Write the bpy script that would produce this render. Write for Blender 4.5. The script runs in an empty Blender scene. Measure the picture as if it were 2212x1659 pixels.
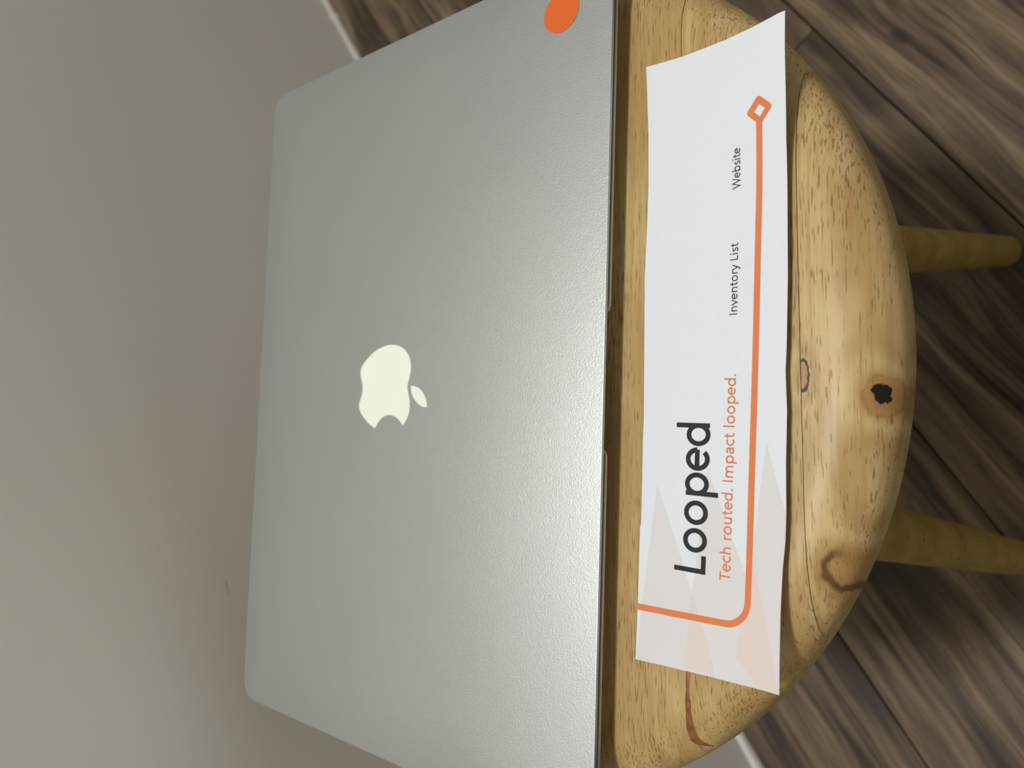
import bpy, bmesh, math, random
from mathutils import Vector, Matrix
from math import sin, cos, pi, radians

scene = bpy.context.scene
COL = scene.collection
TOP = 0.45                      # height of the stool's seat above the floor

# ------------------------------------------------------------------ camera
cam_data = bpy.data.cameras.new('camera')
cam = bpy.data.objects.new('camera', cam_data)
COL.objects.link(cam)
RT = Vector((0.03225379, -0.72697141, -0.68590981))   # image right
DN = Vector((-0.99702360, 0.02467938, -0.07304021))   # image down
FW = Vector((0.07002597, 0.68622409, -0.72401165))    # view direction
R3 = Matrix((RT, -DN, -FW)).transposed()
cam.matrix_world = Matrix.Translation((-0.02329846, -0.17287427, TOP + 0.24045452)) @ R3.to_4x4()
cam_data.sensor_width = 36.0
cam_data.lens = 1740.0 / 2212.0 * 36.0
cam_data.clip_start = 0.01
cam_data.clip_end = 50
cam_data.dof.use_dof = True
cam_data.dof.focus_distance = 0.285
cam_data.dof.aperture_fstop = 12.5
scene.camera = cam

# ------------------------------------------------------------------ world and light
world = bpy.data.worlds.new('world')
scene.world = world
world.use_nodes = True
bg = world.node_tree.nodes['Background']
bg.inputs[0].default_value = (0.98, 1.0, 0.985, 1)
bg.inputs[1].default_value = 0.44

ld = bpy.data.lights.new('ceiling_lamp', 'AREA')
ld.shape = 'DISK'
ld.size = 0.22
ld.energy = 25.0
ld.color = (0.975, 1.0, 0.985)
lamp = bpy.data.objects.new('ceiling_lamp', ld)
lamp.location = (-0.06, 0.07, 2.38)
COL.objects.link(lamp)

scene.view_settings.view_transform = 'Standard'
scene.view_settings.look = 'None'
scene.view_settings.exposure = -0.10
scene.view_settings.gamma = 1.0
scene.view_settings.use_curve_mapping = False


# ------------------------------------------------------------------ helpers
def lin(r, g, b):
    def f(c):
        c /= 255.0
        return c / 12.92 if c <= 0.04045 else ((c + 0.055) / 1.055) ** 2.4
    return (f(r), f(g), f(b), 1.0)


class NT:
    """tiny wrapper for building node trees"""
    def __init__(self, name):
        self.mat = bpy.data.materials.new(name)
        self.mat.use_nodes = True
        self.t = self.mat.node_tree
        self.bsdf = self.t.nodes['Principled BSDF']

    def n(self, kind, **kw):
        nd = self.t.nodes.new(kind)
        for k, v in kw.items():
            setattr(nd, k, v)
        return nd

    def put(self, sock, v):
        if isinstance(v, bpy.types.NodeSocket):
            self.t.links.new(v, sock)
        else:
            sock.default_value = v

    def math(self, op, a, b=None, c=None, clamp=False):
        nd = self.n('ShaderNodeMath', operation=op)
        nd.use_clamp = clamp
        for i, v in enumerate((a, b, c)):
            if v is not None:
                self.put(nd.inputs[i], v)
        return nd.outputs[0]

    def vmath(self, op, a, b=None):
        nd = self.n('ShaderNodeVectorMath', operation=op)
        self.put(nd.inputs[0], a)
        if b is not None:
            self.put(nd.inputs[1], b)
        return nd.outputs['Value'] if op in ('LENGTH', 'DISTANCE') else nd.outputs[0]

    def noise(self, vec, scale=1.0, detail=2.0, rough=0.5, dist=0.0):
        nd = self.n('ShaderNodeTexNoise')
        self.put(nd.inputs['Vector'], vec)
        nd.inputs['Scale'].default_value = scale
        nd.inputs['Detail'].default_value = detail
        nd.inputs['Roughness'].default_value = rough
        nd.inputs['Distortion'].default_value = dist
        return nd.outputs['Fac']

    def step(self, v, a, b):
        nd = self.n('ShaderNodeMapRange')
        nd.interpolation_type = 'SMOOTHSTEP'
        self.put(nd.inputs[0], v)
        nd.inputs[1].default_value = a
        nd.inputs[2].default_value = b
        return nd.outputs[0]

    def mix(self, fac, a, b, mode='MIX'):
        nd = self.n('ShaderNodeMix', data_type='RGBA', blend_type=mode)
        self.put(nd.inputs[0], fac)
        self.put(nd.inputs[6], a)
        self.put(nd.inputs[7], b)
        return nd.outputs[2]

    def ramp(self, fac, stops):
        nd = self.n('ShaderNodeValToRGB')
        self.put(nd.inputs[0], fac)
        e = nd.color_ramp.elements
        while len(e) < len(stops):
            e.new(0.5)
        for el, (p, c) in zip(e, stops):
            el.position = p
            el.color = c
        return nd.outputs[0]

    def bump(self, h, strength, dist):
        nd = self.n('ShaderNodeBump')
        nd.inputs['Strength'].default_value = strength
        nd.inputs['Distance'].default_value = dist
        self.put(nd.inputs['Height'], h)
        self.t.links.new(nd.outputs[0], self.bsdf.inputs['Normal'])

    def set(self, **kw):
        for k, v in kw.items():
            self.put(self.bsdf.inputs[k.replace('_', ' ')], v)
        return self.mat


def simple(name, col, rough=0.5, metal=0.0, spec=0.5):
    m = NT(name)
    c = m.n('ShaderNodeTexCoord')
    f = m.noise(c.outputs['Object'], 90.0, 3.0)
    k = tuple(x * 0.95 for x in col[:3]) + (1,)
    m.set(Base_Color=m.mix(f, k, col), Roughness=rough, Metallic=metal)
    m.bsdf.inputs['Specular IOR Level'].default_value = spec
    return m.mat


def obj(name, bm, mat, parent=None, smooth=None, loc=None):
    me = bpy.data.meshes.new(name)
    bm.normal_update()
    bm.to_mesh(me)
    bm.free()
    if mat:
        me.materials.append(mat)
    if smooth is not None:
        for p in me.polygons:
            p.use_smooth = True
        me.set_sharp_from_angle(angle=radians(smooth))
    o = bpy.data.objects.new(name, me)
    COL.objects.link(o)
    if parent:
        o.parent = parent
    if loc:
        o.location = loc
    return o


def empty(name, label, cat, loc=(0, 0, 0), rot=(0, 0, 0)):
    o = bpy.data.objects.new(name, None)
    o.empty_display_size = 0.05
    o.location = loc
    o.rotation_euler = rot
    o['label'] = label
    o['category'] = cat
    COL.objects.link(o)
    return o


def bm_box(x0, x1, y0, y1, z0, z1, bevel=0.0, seg=1):
    bm = bmesh.new()
    bmesh.ops.create_cube(bm, size=1.0)
    for v in bm.verts:
        v.co = Vector(((x0 + x1) / 2 + v.co.x * (x1 - x0), (y0 + y1) / 2 + v.co.y * (y1 - y0),
                       (z0 + z1) / 2 + v.co.z * (z1 - z0)))
    if bevel:
        bmesh.ops.bevel(bm, geom=list(bm.edges), offset=bevel, segments=seg, affect='EDGES', profile=0.5)
    return bm


def lathe(profile, n=96):
    """profile: list of (r, z) from axis to axis"""
    bm = bmesh.new()
    rings = []
    for r, z in profile:
        if r < 1e-6:
            rings.append([bm.verts.new((0, 0, z))])
        else:
            rings.append([bm.verts.new((r * cos(2 * pi * i / n), r * sin(2 * pi * i / n), z)) for i in range(n)])
    for a, b in zip(rings, rings[1:]):
        for i in range(n):
            j = (i + 1) % n
            if len(a) == 1 and len(b) == 1:
                continue
            if len(a) == 1:
                bm.faces.new((a[0], b[j], b[i]))
            elif len(b) == 1:
                bm.faces.new((a[i], a[j], b[0]))
            else:
                bm.faces.new((a[i], a[j], b[j], b[i]))
    bmesh.ops.recalc_face_normals(bm, faces=bm.faces)
    return bm


# ------------------------------------------------------------------ materials: room
def mat_wall():
    m = NT('wall_paint')
    c = m.n('ShaderNodeTexCoord').outputs['Object']
    a = m.noise(c, 3.0, 3.0)
    fine = m.noise(c, 260.0, 4.0, 0.55)
    mid = m.noise(c, 45.0, 3.0, 0.5)
    col = m.mix(a, lin(233, 226, 214), lin(239, 233, 222))
    # one short grey scuff
    sp = m.n('ShaderNodeSeparateXYZ')
    m.put(sp.inputs[0], c)
    sx, sz = sp.outputs[0], sp.outputs[2]
    line = m.math('ABSOLUTE', m.math('SUBTRACT', sz, m.math('MULTIPLY_ADD', sx, 0.066, 0.4110)))
    ends = m.math('MULTIPLY', m.step(sx, 0.380, 0.386), m.step(sx, 0.397, 0.391))
    scuff = m.math('MULTIPLY', m.step(line, 0.0009, 0.0002), ends)
    col = m.mix(m.math('MULTIPLY', scuff, 0.35), col, lin(110, 105, 98))
    m.set(Base_Color=col, Roughness=0.62)
    h = m.math('MULTIPLY_ADD', mid, 0.8, m.math('MULTIPLY', fine, 0.5))
    m.bump(h, 0.10, 0.0008)
    return m.mat


def mat_floor():
    m = NT('floor_laminate')
    tc = m.n('ShaderNodeTexCoord').outputs['Object']
    info = m.n('ShaderNodeObjectInfo').outputs['Random']
    off = m.n('ShaderNodeCombineXYZ')
    m.put(off.inputs[0], m.math('MULTIPLY', info, 37.0))
    m.put(off.inputs[1], m.math('MULTIPLY', info, 91.0))
    p = m.vmath('ADD', tc, off.outputs[0])
    warp = m.noise(m.vmath('MULTIPLY', p, (5.0, 14.0, 1.0)), 1.0, 2.0)
    wv = m.n('ShaderNodeCombineXYZ')
    m.put(wv.inputs[1], m.math('MULTIPLY', m.math('SUBTRACT', warp, 0.5), 0.03))
    q = m.vmath('ADD', p, wv.outputs[0])
    g1 = m.noise(m.vmath('MULTIPLY', q, (3.5, 62.0, 1.0)), 1.0, 5.0, 0.62)
    g2 = m.noise(m.vmath('MULTIPLY', q, (9.0, 210.0, 1.0)), 1.0, 4.0, 0.6)
    g3 = m.noise(m.vmath('MULTIPLY', q, (4.0, 11.0, 1.0)), 1.0, 3.0, 0.5)
    base = m.ramp(g1, [(0.33, lin(45, 36, 28)), (0.45, lin(93, 77, 61)), (0.57, lin(124, 104, 82)), (0.70, lin(155, 134, 108))])
    base = m.mix(m.math('MULTIPLY', m.step(g2, 0.50, 0.34), 0.65), base, lin(48, 38, 32))
    base = m.mix(m.math('MULTIPLY', m.step(g3, 0.47, 0.33), 0.80), base, lin(54, 43, 36))
    base = m.mix(m.math('MULTIPLY', m.step(g3, 0.55, 0.75), 0.25), base, lin(150, 132, 118))
    # dark saw marks and knots
    vo = m.n('ShaderNodeTexVoronoi')
    m.put(vo.inputs['Vector'], m.vmath('MULTIPLY', q, (7.0, 15.0, 1.0)))
    vo.inputs['Scale'].default_value = 1.0
    kn = m.step(vo.outputs['Distance'], 0.115, 0.045)
    base = m.mix(m.math('MULTIPLY', kn, 0.75), base, lin(36, 28, 24))
    # colour of each board
    tone = m.ramp(info, [(0.0, (0.80, 0.78, 0.74, 1)), (0.5, (1.0, 0.98, 0.97, 1)), (1.0, (0.90, 0.90, 0.92, 1))])
    base = m.mix(1.0, base, tone, 'MULTIPLY')
    m.set(Base_Color=base, Roughness=0.52)
    m.bsdf.inputs['Specular IOR Level'].default_value = 0.35
    m.bump(m.math('ADD', g1, g2), 0.25, 0.0006)
    return m.mat


# ------------------------------------------------------------------ the room
ANG = radians(-142.3)
DX, DY = cos(ANG), sin(ANG)                   # along the wall
NX, NY = -DY, DX                              # from the wall into the room
A0 = Vector((0.18676, 0.54696, 0.0))
ROOM = Matrix(((DX, NX, 0, A0.x), (DY, NY, 0, A0.y), (0, 0, 1, 0), (0, 0, 0, 1)))   # (along, off, up) -> world


def structure(o):
    o['kind'] = 'structure'
    return o


MW = mat_wall()
w = structure(obj('wall_back', bm_box(-2.0, 2.2, -0.12, 0.0, -0.02, 2.42), MW))
w.matrix_world = ROOM
cl = structure(obj('ceiling', bm_box(-2.0, 2.2, -0.12, 3.2, 2.42, 2.5), simple('ceiling_paint', lin(228, 226, 220), 0.8)))
cl.matrix_world = ROOM

# bead of white caulk where the wall meets the floor
rng = random.Random(4)
bm = bmesh.new()
prev = None
N = 520
for i in range(N + 1):
    a = -2.0 + 4.2 * i / N
    r = 0.0058 * (1 + 0.07 * sin(a * 37) + 0.05 * sin(a * 91 + 1) + 0.05 * rng.uniform(-1, 1))
    r += 0.0042 * math.exp(-((a + 0.565) / 0.008) ** 2)      # a blob of caulk
    ring = [bm.verts.new((a, -0.004, -0.003))]
    for k in range(7):
        t = k / 6 * pi / 2
        ring.append(bm.verts.new((a, r * (cos(t) ** 0.8 if cos(t) > 1e-6 else 0), r * 1.25 * (sin(t) ** 0.8 if sin(t) > 1e-6 else 0))))
    ring.append(bm.verts.new((a, -0.004, r * 1.25)))
    if prev:
        for k in range(len(ring) - 1):
            bm.faces.new((prev[k], prev[k + 1], ring[k + 1], ring[k]))
    prev = ring
bmesh.ops.recalc_face_normals(bm, faces=bm.faces)
bead = structure(obj('trim_1', bm, simple('white_caulk', lin(214, 210, 202), 0.55), smooth=60))
bead.matrix_world = ROOM

# floor: sub-base with single laminate boards on it
MF = mat_floor()
fl = structure(obj('floor', bm_box(-2.0, 2.2, -0.05, 3.2, -0.03, -0.009), simple('floor_underlay', lin(22, 17, 14), 0.9)))
fl.matrix_world = ROOM
PW, PL = 0.153, 1.22
pm = bm_box(0.0005, PL - 0.0005, 0.0006, PW - 0.0006, -0.0095, 0.0, 0.0009, 1)
plank_mesh = bpy.data.meshes.new('plank')
pm.to_mesh(plank_mesh)
pm.free()
plank_mesh.materials.append(MF)
starts = (0.55, 0.81, 0.1267, 0.62, 0.30, 0.9, 0.5, 0.1, 0.7, 0.35, 0.0)
for row in range(0, 20):
    s0 = starts[row % 11]      # row 2 (offsets 0.288 to 0.441) has the joint seen beside the stool
    x = s0 - 2 * PL
    while x < 2.15:
        if x + PL > -1.6:
            o = bpy.data.objects.new('plank', plank_mesh)
            COL.objects.link(o)
            o.parent = fl
            o.location = (x, 0.135 + (row - 1) * PW, 0.0)
        x += PL


# ------------------------------------------------------------------ stool
SC = Vector((0.00647, 0.07913, 0.0))
SROT = radians(1.8)
stool = empty('stool', 'round light wooden stool with rounded rim and splayed tapered legs under the laptop', 'stool',
              (SC.x, SC.y, 0), (0, 0, SROT))


def to_stool(x, y):
    dx, dy = x - SC.x, y - SC.y
    return (dx * cos(SROT) + dy * sin(SROT), -dx * sin(SROT) + dy * cos(SROT))


def mat_stool(name, base=(1, 1, 1), knots=True):
    m = NT(name)
    tc = m.n('ShaderNodeTexCoord').outputs['Object']
    info = m.n('ShaderNodeObjectInfo').outputs['Random']
    off = m.n('ShaderNodeCombineXYZ')
    m.put(off.inputs[0], m.math('MULTIPLY', info, 3.1))
    m.put(off.inputs[1], m.math('MULTIPLY', info, 1.7))
    m.put(off.inputs[2], m.math('MULTIPLY', info, 5.3))
    p = m.vmath('ADD', tc, off.outputs[0])
    sep = m.n('ShaderNodeSeparateXYZ')
    m.put(sep.inputs[0], tc)
    X, Y, Z = sep.outputs
    # knots bend the grain around themselves
    bend = None
    KN = []
    if knots:
        for (wx, wy, a, b) in ((-0.0592, -0.0776, 0.0082, 0.0062), (-0.0068, -0.0893, 0.0072, 0.0050), (-0.0003, -0.0674, 0.0056, 0.0026)):
            kx, ky = to_stool(wx, wy)
            ux = m.math('DIVIDE', m.math('SUBTRACT', X, kx), a)
            uy = m.math('DIVIDE', m.math('SUBTRACT', Y, ky), b)
            d2 = m.math('ADD', m.math('MULTIPLY', ux, ux), m.math('MULTIPLY', uy, uy))
            d = m.math('SQRT', d2)
            g = m.math('EXPONENT', m.math('MULTIPLY', d2, -0.35))
            KN.append((d, ux, uy, g))
            bend = g if bend is None else m.math('ADD', bend, g)
    lowd = m.noise(m.vmath('MULTIPLY', p, (6.0, 30.0, 20.0)), 1.0, 2.0, 0.5)
    ringv = m.math('MULTIPLY_ADD', lowd, 3.6, 0.0)
    if bend is not None:
        ringv = m.math('MULTIPLY_ADD', bend, 1.5, ringv)
    rings = m.math('SINE', m.math('MULTIPLY', ringv, 6.2))
    rings = m.math('MULTIPLY_ADD', rings, 0.5, 0.5)
    fib = m.noise(m.vmath('MULTIPLY', p, (16.0, 520.0, 300.0)), 1.0, 4.0, 0.6)
    mott = m.noise(m.vmath('MULTIPLY', p, (30.0, 60.0, 60.0)), 1.0, 3.0, 0.5)
    col = m.mix(rings, lin(177 * base[0], 146 * base[1], 90 * base[2]), lin(196 * base[0], 168 * base[1], 112 * base[2]))
    col = m.mix(m.math('MULTIPLY', m.step(fib, 0.60, 0.34), 0.55), col, lin(164 * base[0], 126 * base[1], 76 * base[2]))
    col = m.mix(m.math('MULTIPLY', m.step(mott, 0.5, 0.75), 0.4), col, lin(214 * base[0], 184 * base[1], 134 * base[2]))
    # open pores: short dark dashes along the grain
    po = m.noise(m.vmath('MULTIPLY', p, (135.0, 1900.0, 1200.0)), 1.0, 1.0, 0.5)
    dens = m.noise(m.vmath('MULTIPLY', p, (14.0, 50.0, 40.0)), 1.0, 1.0)
    pmask = m.step(m.math('MULTIPLY_ADD', dens, 0.30, po), 0.765, 0.83)
    col = m.mix(m.math('MULTIPLY', pmask, 0.60), col, lin(104 * base[0], 72 * base[1], 36 * base[2]))
    pore_h = m.math('MULTIPLY', pmask, -1.0)
    if knots:
        wob = m.noise(m.vmath('MULTIPLY', tc, (260.0, 260.0, 260.0)), 1.0, 3.0, 0.6)
        wo = m.math('MULTIPLY_ADD', wob, 0.7, -0.35)
        # brown ringed knot
        d, ux, uy, g = KN[0]
        dd = m.math('ADD', d, m.math('MULTIPLY', wo, 0.6))
        col = m.mix(m.math('MULTIPLY', m.step(dd, 1.5, 0.65), 0.55), col, lin(160, 112, 52))
        ring = m.math('MULTIPLY', m.step(dd, 0.42, 0.62), m.step(dd, 0.95, 0.72))
        side = m.step(m.math('SUBTRACT', uy, m.math('MULTIPLY', ux, 0.35)), -0.75, 0.35)
        col = m.mix(m.math('MULTIPLY', m.math('MULTIPLY', ring, side), 0.85), col, lin(84, 50, 24))
        # black open knot with an orange halo
        d, ux, uy, g = KN[1]
        dd = m.math('ADD', d, m.math('MULTIPLY', wo, 1.0))
        col = m.mix(m.math('MULTIPLY', m.step(dd, 1.30, 0.30), 0.65), col, lin(150, 92, 36))
        ring = m.math('MULTIPLY', m.step(dd, 0.72, 0.8), m.step(dd, 0.95, 0.86))
        col = m.mix(m.math('MULTIPLY', ring, 0.25), col, lin(110, 70, 30))
        uxs = m.math('SUBTRACT', ux, 0.12)
        d3 = m.math('SQRT', m.math('ADD', m.math('MULTIPLY', uxs, uxs), m.math('MULTIPLY', m.math('MULTIPLY', uy, uy), 1.3)))
        hole = m.step(m.math('ADD', d3, m.math('MULTIPLY', wo, 1.5)), 0.48, 0.40)
        col = m.mix(hole, col, lin(10, 7, 6))
        # half knot cut by the glue line
        d, ux, uy, g = KN[2]
        dd = m.math('ADD', d, m.math('MULTIPLY', wo, 1.1))
        below = m.step(uy, 0.12, -0.05)
        inner = m.math('MULTIPLY', m.step(dd, 0.95, 0.8), below)
        col = m.mix(m.math('MULTIPLY', inner, 0.8), col, lin(166, 116, 74))
        rim = m.math('MULTIPLY', m.math('MULTIPLY', m.step(dd, 0.68, 0.8), m.step(dd, 1.02, 0.92)), below)
        col = m.mix(rim, col, lin(34, 26, 22))
        pore_h = m.math('MULTIPLY_ADD', hole, -4.0, pore_h)
    # tone of each board
    tone = m.ramp(info, [(0.0, (0.97, 0.96, 0.95, 1)), (0.5, (1.0, 1.0, 1.0, 1)), (1.0, (0.96, 0.95, 0.92, 1))])
    col = m.mix(1.0, col, tone, 'MULTIPLY')
    m.set(Base_Color=col, Roughness=0.42)
    m.bsdf.inputs['Specular IOR Level'].default_value = 0.4
    m.bump(m.math('MULTIPLY_ADD', fib, 0.25, pore_h), 0.35, 0.0003)
    return m.mat


MS = mat_stool('rubberwood_seat')
ML = mat_stool('rubberwood_leg_shaded', (0.80, 0.80, 0.58), knots=False)  # seat wood in a darker tint, shade under the seat put into the colour

SR, ST = 0.1727, 0.032
prof = [(0.0, 0.0)]
for k in range(1, 6):
    prof.append(((SR - 0.0185) * k / 5, -0.0004 * max(0, k - 4)))
for k in range(1, 11):                                   # rounded upper rim
    t = k / 10 * pi / 2
    prof.append((SR - 0.0185 + 0.0185 * sin(t), -0.0004 - 0.0150 * (1 - cos(t))))
prof.append((SR, -0.019))
for k in range(1, 7):
    t = k / 6 * pi / 2
    prof.append((SR - 0.010 * (1 - cos(t)), -0.022 - 0.010 * sin(t)))
prof.append((0.0, -ST))
seat = lathe(prof, 192)
for v in seat.verts:
    v.co.z += TOP
ya = to_stool(0.0, -0.0262)[1]
yb = to_stool(0.0, -0.0672)[1]
cuts = [yb, ya, ya + 0.043, ya + 0.087, ya + 0.132, ya + 0.174]
edges = [-1.0] + cuts + [1.0]
for i in range(len(edges) - 1):
    b = seat.copy()
    lo, hi = edges[i], edges[i + 1]
    for (y, sgn) in ((lo + 0.00012, -1), (hi - 0.00012, 1)):
        if abs(y) < 0.5:
            g = list(b.verts) + list(b.edges) + list(b.faces)
            r = bmesh.ops.bisect_plane(b, geom=g, plane_co=(0, y, 0), plane_no=(0, sgn, 0), clear_outer=True)
            ed = [e for e in r['geom_cut'] if isinstance(e, bmesh.types.BMEdge)]
            bmesh.ops.contextual_create(b, geom=ed)
    if len(b.verts) < 8:
        b.free()
        continue
    bmesh.ops.recalc_face_normals(b, faces=b.faces)
    obj('seat_board', b, MS, stool, smooth=35)
seat.free()


def seat_z(lx, ly):
    r = math.hypot(lx, ly)
    if r <= SR - 0.0185:
        return TOP - 0.0003
    s = min(1.0, (r - (SR - 0.0185)) / 0.0185)
    return TOP - 0.0004 - 0.0150 * (1 - math.sqrt(max(0, 1 - s * s)))


# brown glue filler in the open end of one joint
flx = [(-0.070, -0.02825, -0.0286), (-0.085, -0.0286, -0.0297), (-0.0976, -0.0287, -0.0303), (-0.1085, -0.0284, -0.0304), (-0.1140, -0.0282, -0.0304), (-0.1168, -0.0280, -0.0306), (-0.1195, -0.0280, -0.0309), (-0.1213, -0.0282, -0.0316), (-0.1226, -0.0290, -0.0327), (-0.1232, -0.0305, -0.0334), (-0.1234, -0.0334, -0.0337)]
cl_ = [(x, a) for x, a, b in flx]
cr_ = [(x, b) for x, a, b in flx]
bm = bmesh.new()
pv = None
for (a, b) in zip(cl_, cr_):
    vs = []
    for k in range(4):
        x = a[0] + (b[0] - a[0]) * k / 3
        y = a[1] + (b[1] - a[1]) * k / 3
        lx, ly = to_stool(x, y)
        vs.append(bm.verts.new((lx, ly, seat_z(lx, ly) + (0.00022 if k in (1, 2) else 0.00005))))
    if pv:
        for k in range(3):
            bm.faces.new((pv[k], vs[k], vs[k + 1], pv[k + 1]))
    pv = vs
bmesh.ops.recalc_face_normals(bm, faces=bm.faces)
if sum(f.normal.z for f in bm.faces) < 0:
    bmesh.ops.reverse_faces(bm, faces=bm.faces)
mfil = NT('glue_filler')
c = mfil.n('ShaderNodeTexCoord').outputs['Object']
nz = mfil.noise(c, 330.0, 3.0)
col = mfil.mix(mfil.step(nz, 0.35, 0.6), lin(118, 70, 36), lin(148, 92, 52))
col = mfil.mix(mfil.step(mfil.noise(c, 420.0, 1.0), 0.70, 0.74), col, lin(214, 176, 120))
mfil.set(Base_Color=col, Roughness=0.4)
o = obj('glue_filler', bm, mfil.mat, stool, smooth=60)
o['label'] = 'brown glue filling the open board joint'

# four tapered splayed legs
leg_prof = [(0.0, 0.0), (0.0075, 0.0), (0.0102, 0.0012), (0.0114, 0.004), (0.0138, 0.12), (0.0165, 0.26), (0.0180, 0.43), (0.0, 0.43)]
for az in (-41.0, -129.3, 49.0, 139.0):
    a = radians(az) - SROT
    F = Vector((0.1655 * cos(a), 0.1655 * sin(a), 0.0))
    T = Vector((0.0715 * cos(a), 0.0715 * sin(a), TOP - ST + 0.004))
    bm = lathe(leg_prof, 40)
    ax = (T - F)
    L = ax.length
    rot = Vector((0, 0, 1)).rotation_difference(ax.normalized()).to_matrix()
    for v in bm.verts:
        h = v.co.z
        v.co.z = h / 0.43 * L
        v.co = F + rot @ v.co
        if h < 0.0005:
            v.co.z = 0.0
        v.co.z = max(v.co.z, 0.0)
    obj('leg', bm, ML, stool, smooth=40)


# ------------------------------------------------------------------ laptop
LT = radians(1.5)
lap = empty('laptop', 'closed silver aluminium laptop with a white bitten-fruit emblem, lying on the wooden stool', 'laptop',
            (0, 0, TOP + 0.0115), (LT, 0, 0))
LW, LD = 0.325, 0.227

BODY = [[0.01807, 0.11505], [0.01726, 0.11065], [0.01536, 0.10682], [0.0128, 0.10412], [0.01014, 0.10273], [0.00734, 0.10211], [0.00475, 0.1024], [0.00219, 0.10318], [-2e-05, 0.10389], [-0.00187, 0.10394], [-0.0041, 0.10335], [-0.00632, 0.10249], [-0.00853, 0.10202], [-0.01111, 0.10208], [-0.01368, 0.10275], [-0.0159, 0.10401], [-0.01831, 0.1061], [-0.01685, 0.10761], [-0.01556, 0.1094], [-0.01427, 0.11178], [-0.01365, 0.11559], [-0.01411, 0.11879], [-0.01545, 0.12137], [-0.01737, 0.12363], [-0.01976, 0.12539], [-0.01857, 0.1284], [-0.01668, 0.13161], [-0.01417, 0.1349], [-0.01183, 0.13696], [-0.00967, 0.13762], [-0.00752, 0.13727], [-0.00517, 0.13631], [-0.00283, 0.1356], [-0.00048, 0.13577], [0.0019, 0.13657], [0.00428, 0.13738], [0.00666, 0.13768], [0.009, 0.1369], [0.01128, 0.13486], [0.01331, 0.13189], [0.01549, 0.12834], [0.01703, 0.12419], [0.01801, 0.11946]]
BODY_CORNERS = (16, 24)
LEAF = [[-0.00081, 0.1015], [-0.00105, 0.09883], [-0.0022, 0.09603], [-0.00388, 0.09377], [-0.00607, 0.09203], [-0.00825, 0.09105], [-0.01012, 0.09062], [-0.01011, 0.0934], [-0.00894, 0.09617], [-0.00728, 0.09845], [-0.00543, 0.10022], [-0.00339, 0.10111]]
LEAF_CORNERS = (0, 6)


def spline_closed(pts, corners, sub=4):
    """Catmull-Rom through closed points, sharp at the given corner indices"""
    n = len(pts)
    out = []
    P = [Vector((p[0], p[1])) for p in pts]
    for i in range(n):
        p1, p2 = P[i], P[(i + 1) % n]
        p0 = p1 + (p1 - p2) * 0.5 if i in corners else P[i - 1]
        p3 = p2 + (p2 - p1) * 0.5 if (i + 1) % n in corners else P[(i + 2) % n]
        for k in range(sub):
            t = k / sub
            out.append(0.5 * ((2 * p1) + (p2 - p0) * t + (2 * p0 - 5 * p1 + 4 * p2 - p3) * t * t + (3 * p1 - p0 - 3 * p2 + p3) * t ** 3))
    return [(p.x, p.y) for p in out]


def round_rect(x0, x1, y0, y1, r, n=14):
    out = []
    for cx, cy, a in ((x1 - r, y1 - r, 0), (x0 + r, y1 - r, 90), (x0 + r, y0 + r, 180), (x1 - r, y0 + r, 270)):
        for k in range(n + 1):
            t = radians(a + 90 * k / n)
            out.append((cx + r * cos(t), cy + r * sin(t)))
    return out


def slab_from_loops(name, loops, z_mid, half, bevel, mat, parent, smooth=None):
    cu = bpy.data.curves.new(name, 'CURVE')
    cu.dimensions = '2D'
    cu.fill_mode = 'BOTH'
    cu.extrude = half - bevel
    cu.bevel_depth = bevel
    cu.bevel_resolution = 3
    cu.offset = -bevel
    for lp in loops:
        sp = cu.splines.new('POLY')
        sp.points.add(len(lp) - 1)
        for q, (x, y) in zip(sp.points, lp):
            q.co = (x, y, 0, 1)
        sp.use_cyclic_u = True
    tmp = bpy.data.objects.new(name + '_curve', cu)
    COL.objects.link(tmp)
    dg = bpy.context.evaluated_depsgraph_get()
    me = bpy.data.meshes.new_from_object(tmp.evaluated_get(dg))
    bpy.data.objects.remove(tmp)
    bpy.data.curves.remove(cu)
    bm = bmesh.new()
    bm.from_mesh(me)
    bpy.data.meshes.remove(me)
    bmesh.ops.remove_doubles(bm, verts=bm.verts, dist=1e-6)
    for v in bm.verts:
        v.co.z += z_mid
    bmesh.ops.recalc_face_normals(bm, faces=bm.faces)
    return obj(name, bm, mat, parent, smooth=smooth)


def mat_alu():
    m = NT('anodised_aluminium')
    tc = m.n('ShaderNodeTexCoord').outputs['Object']
    grain = m.noise(tc, 2600.0, 2.0, 0.6)
    grain2 = m.noise(m.vmath('ADD', tc, (3.0, 1.0, 7.0)), 1300.0, 2.0, 0.6)
    smudge = m.noise(tc, 16.0, 3.0, 0.5)
    col = m.mix(grain, lin(186, 189, 187), lin(206, 209, 207))
    m.set(Base_Color=col, Metallic=0.92, Roughness=m.math('MULTIPLY_ADD', smudge, 0.04, 0.40))
    m.bump(m.math('ADD', grain, grain2), 0.22, 0.00025)
    return m.mat


ALU = mat_alu()
apple = spline_closed(BODY, BODY_CORNERS)
leaf = spline_closed(LEAF, LEAF_CORNERS)
rect = round_rect(-LW / 2, LW / 2, 0.0, LD, 0.0105)
lid = slab_from_loops('lid', [rect, apple, leaf], 0.0004, 0.0007, 0.00022, ALU, lap)
# the lid falls away slightly towards its edges
def lid_drop(x, y):
    d = max(0.0, min(LD - y, LW / 2 - abs(x)))
    return max(0.0018 * max(0.0, 1 - max(0.0, y) / 0.075) ** 2, 0.0009 * max(0.0, 1 - d / 0.026) ** 2)


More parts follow.
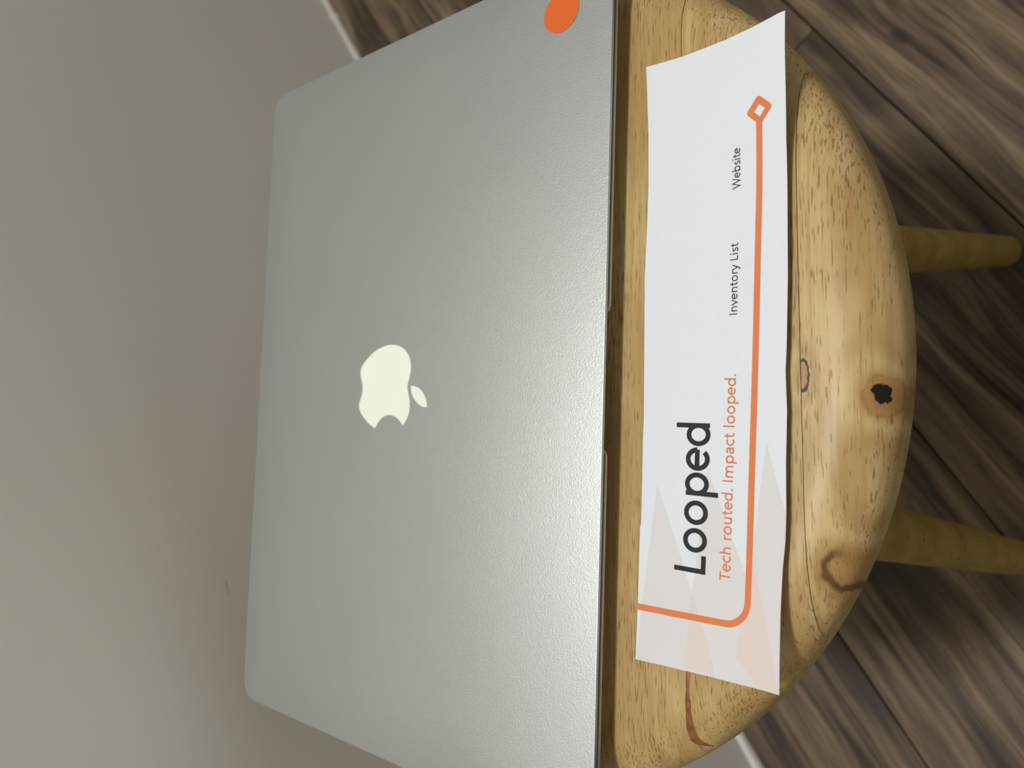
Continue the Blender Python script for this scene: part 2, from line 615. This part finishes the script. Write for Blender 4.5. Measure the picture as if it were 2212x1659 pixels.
bm = bmesh.new()
bm.from_mesh(lid.data)
for d in (0.0012, 0.003, 0.006, 0.010, 0.015, 0.021, 0.028, 0.036, 0.045, 0.055, 0.065, 0.075):
    for co, no in (((0, d, 0), (0, 1, 0)), ((0, LD - d, 0), (0, 1, 0)), ((LW / 2 - d, 0, 0), (1, 0, 0)), ((d - LW / 2, 0, 0), (1, 0, 0))):
        bmesh.ops.bisect_plane(bm, geom=list(bm.verts) + list(bm.edges) + list(bm.faces), plane_co=co, plane_no=no, dist=1e-7)
for v in bm.verts:
    v.co.z -= lid_drop(v.co.x, v.co.y)
bm.to_mesh(lid.data)
bm.free()
for p in lid.data.polygons:
    p.use_smooth = True
lid.data.set_sharp_from_angle(angle=radians(9))

mp = NT('white_plastic')
c = mp.n('ShaderNodeTexCoord').outputs['Object']
mp.set(Base_Color=mp.mix(mp.noise(c, 60.0, 2.0), lin(236, 239, 222), lin(243, 245, 230)), Roughness=0.28)
WP = mp.mat
for lp, nm in ((apple, 'emblem_body'), (leaf, 'emblem_leaf')):
    o = slab_from_loops(nm, [lp], 0.00032, 0.00065, 0.00005, WP, lid)
    o['label'] = 'glossy white plastic emblem inlay'

# orange dot sticker
bm = bmesh.new()
c0 = bmesh.ops.create_circle(bm, cap_ends=True, segments=72, radius=0.0083)
ex = bmesh.ops.extrude_face_region(bm, geom=list(bm.faces))
for v in [g for g in ex['geom'] if isinstance(g, bmesh.types.BMVert)]:
    v.co.z += 0.00012
bmesh.ops.recalc_face_normals(bm, faces=bm.faces)
o = obj('sticker', bm, simple('orange_label', lin(222, 98, 20), 0.5), lid, loc=(0.1426, 0.0234, 0.0))
for v in o.data.vertices:
    v.co.z += 0.00115 - lid_drop(v.co.x + 0.1426, v.co.y + 0.0234)
o['label'] = 'round orange dot sticker'

# base: thin at the front lip, bulging below, with the finger scoop cut into the front
def base_outline():
    r = 0.0105
    pts = []
    for cx, cy, a in ((LW / 2 - r, LD - r, 0), (-LW / 2 + r, LD - r, 90), (-LW / 2 + r, r, 180)):
        for k in range(13):
            t = radians(a + 90 * k / 12)
            pts.append((cx + r * cos(t), cy + r * sin(t)))
    n = 10
    x0, x1 = -LW / 2 + r, -0.0279
    for k in range(1, n):
        pts.append((x0 + (x1 - x0) * k / n, 0.0))
    pts += [(-0.0279, 0.0), (-0.0262, 0.0006), (-0.0248, 0.0026), (-0.0235, 0.0034), (-0.012, 0.0036), (0.0, 0.0036), (0.012, 0.0036), (0.0222, 0.0034), (0.0235, 0.0026), (0.0249, 0.0006), (0.0266, 0.0)]
    x0, x1 = 0.0266, LW / 2 - r
    for k in range(1, n):
        pts.append((x0 + (x1 - x0) * k / n, 0.0))
    for k in range(13):
        t = radians(270 + 90 * k / 12)
        pts.append((LW / 2 - r + r * cos(t), r + r * sin(t)))
    return pts


bo = base_outline()
bm = bmesh.new()
ctr = Vector((0, LD * 0.5))


def ring_at(s, zf):
    out = []
    for (x, y) in bo:
        px = x * (1 - s / (LW / 2))
        py = ctr.y + (y - ctr.y) * (1 - s / (LD / 2))
        out.append(bm.verts.new((px, py, zf(px, py))))
    return out


ZT = -0.0032
flat = lambda y: -(0.0115 + 0.0262 * y) + 0.0016
zedge = lambda y: -0.0042 - 0.0048 * max(0.0, y) / LD
rings = [ring_at(0.0006, lambda x, y: ZT), ring_at(0.0, lambda x, y: ZT - 0.0003)]
for s in (0.0, 0.0005, 0.002, 0.005, 0.009, 0.014, 0.020, 0.027, 0.036):
    u = 1 - (1 - min(1.0, s / 0.036)) ** 2.2
    rings.append(ring_at(s, lambda x, y, u=u: zedge(y) + (flat(y) - zedge(y)) * u))
n = len(bo)
for a, b in zip(rings, rings[1:]):
    for i in range(n):
        j = (i + 1) % n
        try:
            bm.faces.new((a[i], a[j], b[j], b[i]))
        except ValueError:
            pass
bm.faces.new(rings[0])
bm.faces.new(list(reversed(rings[-1])))
bmesh.ops.recalc_face_normals(bm, faces=bm.faces)
base_part = obj('base', bm, ALU, lap, smooth=40)
# black rubber gasket between lid and base
slab_from_loops('gasket', [[(x * (1 - 0.0006 / (LW / 2)), ctr.y + (y - ctr.y) * (1 - 0.0006 / (LD / 2))) for x, y in bo]],
                -0.00205, 0.0011, 0.0001, simple('black_rubber', lin(26, 30, 31), 0.45), lap)
# hinge bar at the back
bm = lathe([(0, -0.118), (0.0042, -0.118), (0.0044, -0.1175), (0.0044, 0.1175), (0.0042, 0.118), (0, 0.118)], 24)
for v in bm.verts:
    v.co = Vector((v.co.z, LD - 0.0052 + v.co.x * 0.9, -0.0060 + v.co.y))
obj('hinge', bm, simple('hinge_black', lin(24, 25, 26), 0.4), lap, smooth=40)
foot_mat = simple('foot_rubber', lin(40, 40, 42), 0.7)
for fx, fy in ((-0.135, 0.042), (0.135, 0.042), (-0.135, 0.188), (0.135, 0.188)):
    bm = lathe([(0, -0.00158), (0.0055, -0.00158), (0.0062, -0.0012), (0.0062, 0.0006), (0, 0.0006)], 28)
    obj('rubber_foot', bm, foot_mat, base_part, smooth=40, loc=(fx, fy, flat(fy)))


# ------------------------------------------------------------------ printed paper strip
def ss(t):
    t = min(1.0, max(0.0, t))
    return t * t * (3 - 2 * t)


def paper_z(x, y):
    t = min(1.0, max(0.0, (-0.0085 - y) / 0.055))
    return (0.0006 + 0.0022 * t ** 1.6 + 0.0062 * ss((x - 0.055) / 0.07) * t ** 1.4 + 0.0016 * ss((-0.05 - x) / 0.05) * t ** 1.4)


def print_mesh(name, polys, eps, mat, parent, cell=0.003, label=None, solid=0.0, smooth=None):
    """flat polygons in stool-top coordinates, cut into cells and laid on the curved sheet"""
    bm = bmesh.new()
    for poly in polys:
        try:
            bm.faces.new([bm.verts.new((x, y, 0)) for x, y in poly])
        except ValueError:
            pass
    xs = [v.co.x for v in bm.verts]
    ys = [v.co.y for v in bm.verts]
    for ax, lo, hi in ((0, min(xs), max(xs)), (1, min(ys), max(ys))):
        k = math.floor(lo / cell) + 1
        while k * cell < hi:
            co = [0, 0, 0]
            no = [0, 0, 0]
            co[ax] = k * cell
            no[ax] = 1
            bmesh.ops.bisect_plane(bm, geom=list(bm.verts) + list(bm.edges) + list(bm.faces), plane_co=co, plane_no=no, dist=1e-7)
            k += 1
    bmesh.ops.recalc_face_normals(bm, faces=bm.faces)
    for f in bm.faces:
        if f.normal.z < 0:
            f.normal_flip()
    bmesh.ops.triangulate(bm, faces=[f for f in bm.faces if len(f.verts) > 4])
    for v in bm.verts:
        v.co.z = TOP + paper_z(v.co.x, v.co.y) + eps
    if solid:
        ex = bmesh.ops.extrude_face_region(bm, geom=list(bm.faces), use_keep_orig=True)
        nv = [g for g in ex['geom'] if isinstance(g, bmesh.types.BMVert)]
        for v in nv:
            v.co.z -= solid
        bmesh.ops.recalc_face_normals(bm, faces=bm.faces)
    o = obj(name, bm, mat, parent, smooth=smooth)
    if label:
        o['label'] = label
    return o


P_TOP = [(0.1153, -0.0083), (0.1054, -0.0090), (0.0878, -0.0100), (0.0705, -0.0104), (0.0535, -0.0101), (0.0367, -0.0096), (0.0215, -0.0099), (-0.0133, -0.0105), (-0.0215, -0.0103), (-0.0459, -0.0103), (-0.0508, -0.0102), (-0.0528, -0.0098), (-0.0781, -0.0096), (-0.0979, -0.0091)]
P_BOT = [(0.1133, -0.0652), (0.1023, -0.0647), (0.0881, -0.0643), (0.0739, -0.0638), (0.0594, -0.0638), (0.0446, -0.0640), (0.0299, -0.0642), (0.0082, -0.0640), (0.0010, -0.0637), (-0.0118, -0.0643), (-0.0274, -0.0641), (-0.0415, -0.0643), (-0.0449, -0.0643), (-0.0512, -0.0641), (-0.0575, -0.0636), (-0.0645, -0.0630), (-0.0762, -0.0631), (-0.0967, -0.0633)]
P_R = [(0.1137, -0.0246), (0.1128, -0.0422), (0.1128, -0.0532)]
P_L = [(-0.0965, -0.0520), (-0.0973, -0.0303)]
outline = list(reversed(P_TOP)) + P_R + P_BOT + P_L

mpap = NT('white_paper')
c = mpap.n('ShaderNodeTexCoord').outputs['Object']
fz = mpap.noise(c, 1500.0, 3.0, 0.6)
mpap.set(Base_Color=mpap.mix(fz, lin(219, 221, 227), lin(225, 228, 233)), Roughness=0.75)
mpap.bsdf.inputs['Specular IOR Level'].default_value = 0.25
mpap.bump(fz, 0.2, 0.0002)

strip = empty('paper_strip', 'white printed paper strip with orange line and big black word, before the laptop', 'paper',
              (0, 0, 0))
sheet = print_mesh('sheet', [outline], 0.0, mpap.mat, strip, solid=0.00011, smooth=40)

PEACH = simple('pale_print', lin(219, 214, 214), 0.8, spec=0.2)
PEACH2 = simple('peach_print', lin(223, 207, 200), 0.8, spec=0.2)
ORANGE = simple('orange_print', lin(222, 126, 78), 0.7, spec=0.25)
INK = simple('black_print', lin(34, 38, 41), 0.6, spec=0.3)
INK2 = simple('grey_print', lin(52, 50, 50), 0.6, spec=0.3)

tri1 = [(-0.0369, -0.0167), (-0.0785, -0.0114), (-0.0941, -0.0096), (-0.0979, -0.0096), (-0.0973, -0.0303), (-0.0964, -0.0412), (-0.0723, -0.0315)]
tri2 = [(-0.0309, -0.0364), (-0.0723, -0.0315), (-0.0966, -0.0288), (-0.0970, -0.0420), (-0.0965, -0.0632), (-0.0626, -0.0505)]
tri3 = [(-0.0219, -0.0576), (-0.0437, -0.0642), (-0.0575, -0.0635), (-0.0762, -0.0630), (-0.0965, -0.0631), (-0.0965, -0.0565), (-0.0885, -0.0483), (-0.0699, -0.0510)]
for i, tr in enumerate((tri1, tri2, tri3)):
    print_mesh('pale_wedge', [tr], 0.00003 + 0.00001 * i, PEACH, sheet)
ov12 = [(-0.0723, -0.0315), (-0.0966, -0.0288), (-0.0962, -0.0410)]
ov23 = [(-0.0560, -0.0528), (-0.0699, -0.0510), (-0.0885, -0.0483), (-0.0966, -0.0565), (-0.0966, -0.0633)]
for t in (ov12, ov23):
    print_mesh('peach_wedge', [t], 0.00007, PEACH2, sheet)


def ribbon(path, w, closed=False):
    """quads along a polyline of width w, mitred"""
    P = [Vector(p) for p in path]
    n = len(P)
    L, Rr = [], []
    for i in range(n):
        if closed:
            a, b = P[i] - P[i - 1], P[(i + 1) % n] - P[i]
        else:
            a = P[i] - P[i - 1] if i > 0 else P[1] - P[0]
            b = P[i + 1] - P[i] if i < n - 1 else P[-1] - P[-2]
        a.normalize()
        b.normalize()
        na, nb = Vector((-a.y, a.x)), Vector((-b.y, b.x))
        mm = na + nb
        if mm.length < 1e-6:
            mm = na.copy()
        mm.normalize()
        k = w / 2 / max(0.35, mm.dot(na))
        L.append(P[i] + mm * k)
        Rr.append(P[i] - mm * k)
    qs = []
    for i in range(n if closed else n - 1):
        j = (i + 1) % n
        qs.append([tuple(L[i]), tuple(Rr[i]), tuple(Rr[j]), tuple(L[j])])
    return qs


# orange route line: down from the back edge, round the corner and along to the diamond
path = [(-0.0797, -0.0095), (-0.0796, -0.025), (-0.0793, -0.0435)]
cx, cy, rr = -0.0713, -0.0440, 0.0080
for k in range(1, 13):
    t = radians(180 + 90 * k / 12)
    path.append((cx + rr * cos(t), cy + rr * sin(t)))
lx0 = path[-1][0]
for k in range(1, 40):
    x = lx0 + (0.0822 - lx0) * k / 39
    path.append((x, -0.0520 - 0.0172 * (x - lx0) - 0.00010 * sin((x + 0.02) * 60)))
print_mesh('route_line', ribbon(path, 0.00215), 0.0001, ORANGE, strip)


def diamond(cx, cy, hd, r, n=5, ang=2.0):
    pts = []
    h = hd - r * 0.41421
    for k in range(4):
        a = radians(90 * k + ang)
        vx, vy = hd * cos(a), hd * sin(a)
        # rounded tip: arc of radius r
        c_ = (cos(a) * (hd - r * 1.41421), sin(a) * (hd - r * 1.41421))
        for q in range(n + 1):
            t = a + radians(-45 + 90 * q / n)
            pts.append((cx + c_[0] + r * cos(t), cy + c_[1] + r * sin(t)))
    return pts


dout = diamond(0.0856, -0.0548, 0.0049, 0.0011)
din = diamond(0.0854, -0.0549, 0.0020, 0.00006)
qs = []
for i in range(len(dout)):
    j = (i + 1) % len(dout)
    qs.append([dout[i], dout[j], din[j], din[i]])
print_mesh('route_diamond', qs, 0.0001, ORANGE, strip)


# ---- lettering: a small stroke alphabet (em units)
def arc(cx, cy, rx, ry, a0, a1, n=22):
    return [(cx + rx * cos(radians(a0 + (a1 - a0) * k / n)), cy + ry * sin(radians(a0 + (a1 - a0) * k / n))) for k in range(n + 1)]


def smooth_path(pts, sub=6):
    P = [Vector(p) for p in pts]
    out = []
    for i in range(len(P) - 1):
        p0 = P[i - 1] if i > 0 else P[0] * 2 - P[1]
        p1, p2 = P[i], P[i + 1]
        p3 = P[i + 2] if i + 2 < len(P) else P[-1] * 2 - P[-2]
        for k in range(sub):
            t = k / sub
            out.append(tuple(0.5 * ((2 * p1) + (p2 - p0) * t + (2 * p0 - 5 * p1 + 4 * p2 - p3) * t * t + (3 * p1 - p0 - 3 * p2 + p3) * t ** 3)))
    out.append(tuple(P[-1]))
    return out


def dotg(x, y, r):
    return ('dot', [(x + r * cos(2 * pi * k / 16), y + r * sin(2 * pi * k / 16)) for k in range(16)])


ELL = lambda cx, rx=0.196: ('ring', arc(cx, 0.25, rx, 0.216, 0, 360, 40)[:-1])
GL = {
    'L': (0.47, [[(0.125, 0.7), (0.125, 0.045), (0.455, 0.045)]]),
    'o': (0.586, [ELL(0.293, 0.207)]),
    'p': (0.588, [[(0.122, -0.225), (0.122, 0.495)], ELL(0.318)]),
    'b': (0.588, [[(0.122, 0.0), (0.122, 0.755)], ELL(0.318)]),
    'd': (0.588, [[(0.466, 0.0), (0.466, 0.755)], ELL(0.27)]),
    'e': (0.523, [[(0.09, 0.262), (0.468, 0.262)], arc(0.267, 0.25, 0.2, 0.216, 4, 318, 36)]),
    'c': (0.462, [arc(0.275, 0.25, 0.206, 0.216, 48, 312, 30)]),
    'h': (0.565, [[(0.122, 0.0), (0.122, 0.755)], arc(0.283, 0.29, 0.161, 0.176, 180, 0) + [(0.444, 0.0)]]),
    'n': (0.565, [[(0.122, 0.0), (0.122, 0.495)], arc(0.283, 0.29, 0.161, 0.176, 180, 0) + [(0.444, 0.0)]]),
    'm': (0.861, [[(0.122, 0.0), (0.122, 0.495)], arc(0.277, 0.3, 0.155, 0.166, 180, 0) + [(0.432, 0.0)], arc(0.587, 0.3, 0.155, 0.166, 180, 0) + [(0.742, 0.0)]]),
    'u': (0.565, [[(0.444, 0.0), (0.444, 0.495)], [(0.122, 0.495)] + arc(0.283, 0.21, 0.161, 0.176, 180, 360)]),
    'r': (0.348, [[(0.122, 0.0), (0.122, 0.495)], arc(0.29, 0.27, 0.168, 0.186, 180, 70)]),
    't': (0.339, [[(0.155, 0.64)] + arc(0.265, 0.15, 0.11, 0.112, 180, 300), [(0.025, 0.455), (0.31, 0.455)]]),
    '.': (0.217, [dotg(0.108, 0.055, 0.062)]),
    'I': (0.266, [[(0.133, 0.0), (0.133, 0.7)]]),
    'l': (0.242, [[(0.121, 0.0), (0.121, 0.755)]]),
    'i': (0.242, [[(0.121, 0.0), (0.121, 0.495)], dotg(0.121, 0.665, 0.06)]),
    'T': (0.524, [[(0.01, 0.655), (0.515, 0.655)], [(0.262, 0.0), (0.262, 0.66)]]),
    'a': (0.509, [[(0.4, 0.0), (0.4, 0.31)], smooth_path([(0.4, 0.31), (0.375, 0.42), (0.27, 0.463), (0.17, 0.445), (0.1, 0.405)]),
                  smooth_path([(0.4, 0.29), (0.25, 0.268), (0.14, 0.235), (0.092, 0.145), (0.135, 0.057), (0.22, 0.036), (0.32, 0.07), (0.4, 0.17)])]),
    's': (0.424, [smooth_path([(0.35, 0.425), (0.27, 0.46), (0.18, 0.452), (0.112, 0.385), (0.15, 0.305), (0.24, 0.26), (0.33, 0.21), (0.367, 0.13), (0.31, 0.058), (0.21, 0.036), (0.13, 0.045), (0.06, 0.078)])]),
    'v': (0.479, [[(0.035, 0.5), (0.2395, 0.02), (0.444, 0.5)]]),
    'y': (0.484, [[(0.035, 0.5), (0.247, 0.02)], smooth_path([(0.455, 0.5), (0.345, 0.24), (0.24, -0.01), (0.19, -0.12), (0.13, -0.178), (0.05, -0.18)])]),
    'W': (0.934, [[(0.03, 0.7), (0.237, 0.03), (0.467, 0.66), (0.697, 0.03), (0.904, 0.7)]]),
    ' ': (0.274, []),
}


def lettering(name, text, x0, y0, slope, em, sx, weight, mat, label):
    polys = []
    pen = 0.0
    for ch in text:
        adv, strokes = GL[ch]
        for st in strokes:
            if isinstance(st, tuple) and st[0] == 'dot':
                pl = [st[1]]
            elif isinstance(st, tuple):
                pl = ribbon(st[1], weight, True)
            else:
                pl = ribbon(st, weight)
            for q in pl:
                out = []
                for (gx, gy) in q:
                    X = (pen + gx) * em * sx
                    Y = gy * em
                    out.append((x0 + X - slope * Y, y0 + Y + slope * X))
                polys.append(out)
        pen += adv
    print_mesh(name, polys, 0.0001, mat, strip, label=label)


lettering('title_lettering', 'Looped', -0.0663, -0.0362, -0.020, 0.01715, 0.905, 0.104, INK, 'large black printed word')
lettering('tagline_lettering', 'Tech routed. Impact looped.', -0.0660, -0.04545, -0.017, 0.0055, 0.978, 0.092, ORANGE, 'orange printed slogan line')
lettering('caption_lettering', 'Inventory List', 0.0197, -0.0467, -0.004, 0.00415, 0.985, 0.085, INK2, 'small dark printed caption')
lettering('caption_lettering', 'Website', 0.0619, -0.0473, -0.010, 0.00415, 0.915, 0.085, INK2, 'small dark printed caption')
